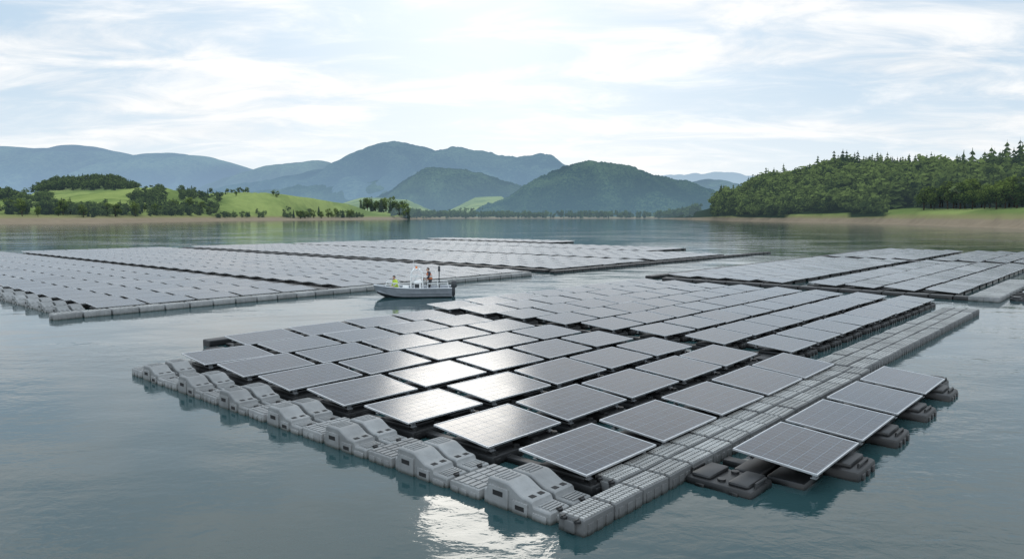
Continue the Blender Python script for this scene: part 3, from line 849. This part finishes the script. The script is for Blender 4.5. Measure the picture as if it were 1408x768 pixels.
for k in range(3):
    q = k*2.094; b.loft([[(2.33, .03*math.cos(q), -.42+.03*math.sin(q)), (2.37, .03*math.cos(q+.6), -.42+.03*math.sin(q+.6)), (2.38, .03*math.cos(q+.3), -.42+.03*math.sin(q+.3))],
            [(2.32, .13*math.cos(q), -.42+.13*math.sin(q)), (2.38, .13*math.cos(q+.5), -.42+.13*math.sin(q+.5)), (2.39, .13*math.cos(q+.3), -.42+.13*math.sin(q+.3))]])
b.tube([(2.28, 0, -.42), (2.41, 0, -.42)], .04, 8); link('propeller', b.mesh('propeller', [MHD]), mot)
b = MB(); b.tube([(1.40, .45, DZ+.32), (1.40, .45, 1.50)], .03, 8); b.box(1.33, 1.47, .38, .52, 1.38, 1.68, 0, .03); b.tube([(1.40, .45, 1.66), (1.40, .45, 1.78)], .02, 8)
link('lamp_mast', b.mesh('lamp_mast', [MHD], 40), boat)
BM = Matrix.Translation(boat.location) @ Matrix.Rotation(boat.rotation_euler.z, 4, 'Z')
b = MB(); b.box(-.20, .20, -.26, .26, 0, .34, 0, .03); b.box(-.21, .21, -.27, .27, .25, .28, 0, .006); b.tube([(0, -.10, .33), (0, -.10, .39), (0, .10, .39), (0, .10, .33)], .014, 6)
tag(link('equipment_case', b.mesh('equipment_case', [MHD], 35), None, BM @ Vector((1.68, -.2, DZ)), R(7)), 'dark equipment case on the boat deck in front of the outboard motor', 'case')

# ------------------------------------------------------------------ people
SK = plain('skin', (.46, .28, .20), .55, 0, .06, 9)
HAIR = plain('hair_brown', (.045, .028, .018), .6, 0, .2, 20)
NAVY = plain('navy_cloth', (.025, .03, .045), .8, 0, .2, 9)
TROU = plain('dark_trousers', (.035, .036, .038), .85, 0, .2, 9)
SHOE = plain('black_shoe', (.015, .015, .015), .6, 0, .1, 9)
HIV = plain('hi_vis_cloth', (.42, .54, .05), .7, 0, .1, 9)
ORV = plain('orange_vest_cloth', (.48, .13, .04), .7, 0, .1, 9)
REF = plain('reflective_band', (.60, .60, .58), .4, 0, .05, 9)
EYE = plain('eye_dark', (.02, .015, .012), .3, 0, .05, 9)
LIP = plain('lips', (.35, .15, .12), .5)

def person(pose, loc, rz, label, vest, shirt, hair_c=HAIR, scale=.90):
    J = dict(pose)
    rad = dict(pelvis=.135, waist=.125, chest=.15, nb=.085, neck=.056, h1=.080, h2=.095, h3=.075)
    grp = dict(pelvis=2, waist=1, chest=1, nb=1, neck=0, h1=0, h2=0, h3=0)
    E = [('pelvis', 'waist'), ('waist', 'chest'), ('chest', 'nb'), ('nb', 'neck'), ('neck', 'h1'), ('h1', 'h2'), ('h2', 'h3')]
    for s in 'LR':
        rad.update({'sh'+s: .075, 'el'+s: .048, 'wr'+s: .030, 'pa'+s: .034, 'hip'+s: .092, 'kn'+s: .062, 'an'+s: .044, 'to'+s: .040})
        grp.update({'sh'+s: 1, 'el'+s: 1, 'wr'+s: 0, 'pa'+s: 0, 'hip'+s: 2, 'kn'+s: 2, 'an'+s: 3, 'to'+s: 3})
        E += [('nb', 'sh'+s), ('sh'+s, 'el'+s), ('el'+s, 'wr'+s), ('wr'+s, 'pa'+s), ('pelvis', 'hip'+s), ('hip'+s, 'kn'+s), ('kn'+s, 'an'+s), ('an'+s, 'to'+s)]
    names = list(rad)
    me = bpy.data.meshes.new('tmp'); me.from_pydata([J[n] for n in names], [(names.index(a), names.index(c)) for a, c in E], [])
    o = bpy.data.objects.new('tmp', me); col.objects.link(o)
    o.modifiers.new('s', 'SKIN'); sv = me.skin_vertices[0].data
    for i, n in enumerate(names): sv[i].radius = (rad[n], rad[n]); sv[i].use_root = (n == 'pelvis')
    sb = o.modifiers.new('u', 'SUBSURF'); sb.levels = 2; sb.render_levels = 2
    bpy.context.view_layer.update()
    ev = o.evaluated_get(bpy.context.evaluated_depsgraph_get()); em = ev.to_mesh()
    b = MB(); vs = [v.co.copy() for v in em.vertices]
    segs = [(Vector(J[a]), Vector(J[c]), grp[a], grp[c]) for a, c in E]
    b.v = [tuple(v) for v in vs]
    for p in em.polygons:
        c = p.center; best = None
        for (p0, p1, g0, g1) in segs:
            d = p1-p0; t = max(0, min(1, (c-p0).dot(d)/d.length_squared)); q = (c-(p0+d*t)).length
            g = g0 if t < .5 else g1
            if {g0, g1} == {0, 1}: g = (g1 if t > .85 else g0) if g1 == 0 else g0
            if {g0, g1} == {1, 2}: g = 1 if (t > .3) == (g1 == 1) else 2
            if {g0, g1} == {2, 3}: g = g1 if t > .9 else g0
            if best is None or q < best[0]: best = (q, g)
        b.f.append(list(p.vertices)); b.m.append(best[1])
    ev.to_mesh_clear(); bpy.data.objects.remove(o); bpy.data.meshes.remove(me)
    h = Vector(J['h2'])
    b.loft([[(h.x-.018, h.y+.085, h.z-.025), (h.x+.018, h.y+.085, h.z-.025), (h.x, h.y+.085, h.z+.02)], [(h.x-.006, h.y+.118, h.z-.022), (h.x+.006, h.y+.118, h.z-.022), (h.x, h.y+.105, h.z+.005)]], 0)
    for s in (-1, 1):
        b.ell((h.x+s*.034, h.y+.086, h.z+.012), (.012, .008, .008), 4, 8, 6); b.ell((h.x+s*.092, h.y, h.z-.01), (.012, .022, .032), 0, 8, 6)
    b.ell((h.x, h.y+.082, h.z-.055), (.024, .008, .006), 5, 8, 6)
    for s, S in ((-1, 'L'), (1, 'R')):
        w, p = Vector(J['wr'+S]), Vector(J['pa'+S]); d = (p-w).normalized(); side = d.cross(Vector((0, 0, 1))).normalized(); dn = side.cross(d)
        if dn.z > 0: dn = -dn
        for k, (off, L) in enumerate(((-.028, .075), (-.010, .085), (.009, .080), (.027, .062))):
            q = p+side*off+d*.01; b.tube([q, q+d*L*.5, q+d*L*.75+dn*L*.35, q+d*L*.72+dn*L*.65], [.010, .009, .008, .006], 6, 0)
        q = w.lerp(p, .5)-side*s*.028; b.tube([q, q-side*s*.03+d*.025, q-side*s*.028+d*.05+dn*.015], [.011, .010, .007], 6, 0)
    root = empty('person', loc, rz); root.scale = (scale, scale, scale); tag(root, label, 'person')
    link('body', b.mesh('body', [SK, shirt, TROU, SHOE, EYE, LIP], 60), root)
    b = MB(); bm = bmesh.new(); bmesh.ops.create_uvsphere(bm, u_segments=14, v_segments=10, radius=1)
    bmesh.ops.delete(bm, geom=[v for v in bm.verts if v.co.z < -.55 or (v.co.y > .35 and v.co.z < .45)], context='VERTS')
    for v in bm.verts: v.co = Vector((h.x+v.co.x*.104, h.y-.012+v.co.y*.108, h.z+.022+v.co.z*.108))
    b.bm(bm); link('hair', b.mesh('hair', [hair_c], 60), root)
    b = MB(); wst, ch, nb = Vector(J['waist']), Vector(J['chest']), Vector(J['nb']); pv = Vector(J['pelvis'])
    rings = []
    for c, rx, ry in ((pv.lerp(wst, .35), .175, .155), (wst, .17, .15), (wst.lerp(ch, .5), .18, .158), (ch, .19, .165), (ch.lerp(nb, .55), .185, .14), (nb+Vector((0, 0, -.01)), .13, .10)):
        rings.append([c+Vector((rx*math.cos(q), ry*math.sin(q), 0)) for q in [2*math.pi*k/18 for k in range(18)]])
    b.loft(rings, 0, False)
    for f in (.35, .75):
        c = wst.lerp(ch, f); b.loft([[c+Vector((.194*math.cos(q), .172*math.sin(q), dz)) for q in [2*math.pi*k/18 for k in range(18)]] for dz in (-.025, .025)], 1, False)
    link('vest', b.mesh('vest', [vest, REF], 60), root)
# standing, weight on one leg, one hand on the wheel, the other low at the hip, leaning a little forward
stand = dict(pelvis=(.02, -.03, .91), waist=(.015, .0, 1.05), chest=(0, .06, 1.24), nb=(-.01, .09, 1.39), neck=(-.01, .11, 1.455), h1=(-.01, .13, 1.51), h2=(-.01, .14, 1.575), h3=(-.01, .135, 1.625),
             shL=(-.20, .08, 1.35), elL=(-.25, .16, 1.09), wrL=(-.15, .36, .99), paL=(-.13, .43, .98),
             shR=(.18, .08, 1.36), elR=(.28, -.02, 1.12), wrR=(.22, .10, .93), paR=(.20, .15, .88),
             hipL=(-.08, -.02, .86), knL=(-.11, .07, .47), anL=(-.13, .02, .08), toL=(-.14, .18, .045),
             hipR=(.12, -.03, .86), knR=(.13, .02, .47), anR=(.15, -.10, .08), toR=(.18, .06, .045))
sit = dict(pelvis=(0, 0, .46), waist=(0, .03, .60), chest=(.01, .10, .79), nb=(.02, .14, .94), neck=(.02, .17, 1.005), h1=(.025, .20, 1.055), h2=(.03, .215, 1.12), h3=(.03, .21, 1.17),
           shL=(-.17, .13, .90), elL=(-.25, .20, .66), wrL=(-.14, .40, .57), paL=(-.12, .47, .555),
           shR=(.21, .13, .90), elR=(.30, .08, .68), wrR=(.27, .26, .55), paR=(.24, .33, .54),
           hipL=(-.10, .05, .44), knL=(-.14, .44, .44), anL=(-.15, .34, .08), toL=(-.17, .49, .045),
           hipR=(.10, .05, .44), knR=(.17, .43, .45), anR=(.16, .44, .08), toR=(.18, .59, .045))
# facing the bow (local -x): forward +Y of the figure turned by +90 degrees
person(stand, BM @ Vector((.80, .05, DZ)), R(112), 'person standing at the boat console in dark clothes and orange vest', ORV, NAVY)
person(sit, BM @ Vector((-1.05, -.10, DZ-.01)), R(135), 'person in yellow green safety vest sitting near the bow of the boat', HIV, HIV)

# ------------------------------------------------------------------ world and sun
w = bpy.data.worlds.new('World'); scene.world = w; w.use_nodes = True
nt = w.node_tree; nt.nodes.clear()
out = nt.nodes.new('ShaderNodeOutputWorld')
sky = node(nt, 'ShaderNodeTexSky', {'sky_type': 'NISHITA', 'sun_disc': False, 'sun_elevation': SUN_EL, 'sun_rotation': SUN_AZ, 'air_density': 1.0, 'dust_density': 1.0, 'ozone_density': 1.2})
tc = node(nt, 'ShaderNodeTexCoord'); d = tc.outputs['Generated']
sep = node(nt, 'ShaderNodeSeparateXYZ', None, {0: d})
zz = mth(nt, 'ADD', mth(nt, 'MAXIMUM', sep.outputs[2], 0.0), .15)
cv = node(nt, 'ShaderNodeCombineXYZ', None, {0: mth(nt, 'DIVIDE', sep.outputs[0], zz), 1: mth(nt, 'DIVIDE', sep.outputs[1], zz), 2: 1.3})
mp = node(nt, 'ShaderNodeMapping', None, {'Vector': cv.outputs[0], 'Rotation': (0, 0, R(28)), 'Scale': (.70, 1.2, 1)})
n1 = noi(nt, mp.outputs[0], .85, 7, .52, .35)
n2 = noi(nt, mp.outputs[0], 2.6, 8, .62, .6)
mixn = mth(nt, 'MULTIPLY_ADD', n2, .42, mth(nt, 'MULTIPLY', n1, .58))
cov = ramp(nt, mixn, .42, .60)
sd = Vector((math.sin(SUN_AZ)*math.cos(SUN_EL), math.cos(SUN_AZ)*math.cos(SUN_EL), math.sin(SUN_EL)))
dp = node(nt, 'ShaderNodeVectorMath', {'operation': 'DOT_PRODUCT'}, {0: d, 1: tuple(sd)})
dot = mth(nt, 'MAXIMUM', dp.outputs['Value'], 0.0)
glow = mth(nt, 'POWER', dot, 14.0)
br = mth(nt, 'MULTIPLY_ADD', glow, 1.4, 9.2)
shade = mth(nt, 'MULTIPLY_ADD', ramp(nt, n2, .32, .68), .11, .91)
br = mth(nt, 'MULTIPLY', br, shade)
cl = node(nt, 'ShaderNodeVectorMath', {'operation': 'SCALE'}, {0: (1.0, 1.0, .995), 'Scale': br})
blue = node(nt, 'ShaderNodeVectorMath', {'operation': 'SCALE'}, {0: (.55, .74, .93), 'Scale': mth(nt, 'MULTIPLY_ADD', glow, 1.2, 8.3)})
base = mixc(nt, .87, sky.outputs[0], blue.outputs[0])
f = mth(nt, 'MULTIPLY_ADD', cov, .88, mth(nt, 'MULTIPLY_ADD', glow, .25, .06), True)
c = mixc(nt, f, base, cl.outputs[0])
hz = ramp(nt, sep.outputs[2], .20, .0)
c = mixc(nt, mth(nt, 'MULTIPLY', hz, .6), c, (8.6, 9.0, 9.3))
# gain added to the unseen sky overhead and behind the camera, as fill light
hi = ramp(nt, sep.outputs[2], .48, .85)
back = ramp(nt, sep.outputs[1], .05, -.45)
gain = mth(nt, 'ADD', mth(nt, 'MULTIPLY_ADD', hi, .75, 1.0), mth(nt, 'MULTIPLY', back, .75))
cg = node(nt, 'ShaderNodeVectorMath', {'operation': 'SCALE'}, {0: c, 'Scale': gain})
bg = node(nt, 'ShaderNodeBackground', None, {'Color': cg.outputs[0], 'Strength': .110})
nt.links.new(bg.outputs[0], out.inputs[0])

sl = bpy.data.lights.new('sun', 'SUN'); sl.energy = .13; sl.angle = R(10); sl.color = (1, .94, .85)
so = bpy.data.objects.new('sun', sl); col.objects.link(so)
so.rotation_euler = sd.to_track_quat('Z', 'Y').to_euler(); so.location = (0, 0, 60)

# ------------------------------------------------------------------ camera
cam = bpy.data.cameras.new('camera'); co = bpy.data.objects.new('camera', cam); col.objects.link(co)
cam.sensor_fit = 'HORIZONTAL'; cam.sensor_width = 36; cam.lens = 36*F/1408
co.location = (0, 0, CH); co.rotation_euler = (R(90)-PITCH, 0, 0); cam.clip_start = .1; cam.clip_end = 30000
scene.camera = co
scene.view_settings.view_transform = 'Standard'; scene.view_settings.look = 'None'; scene.view_settings.exposure = 0
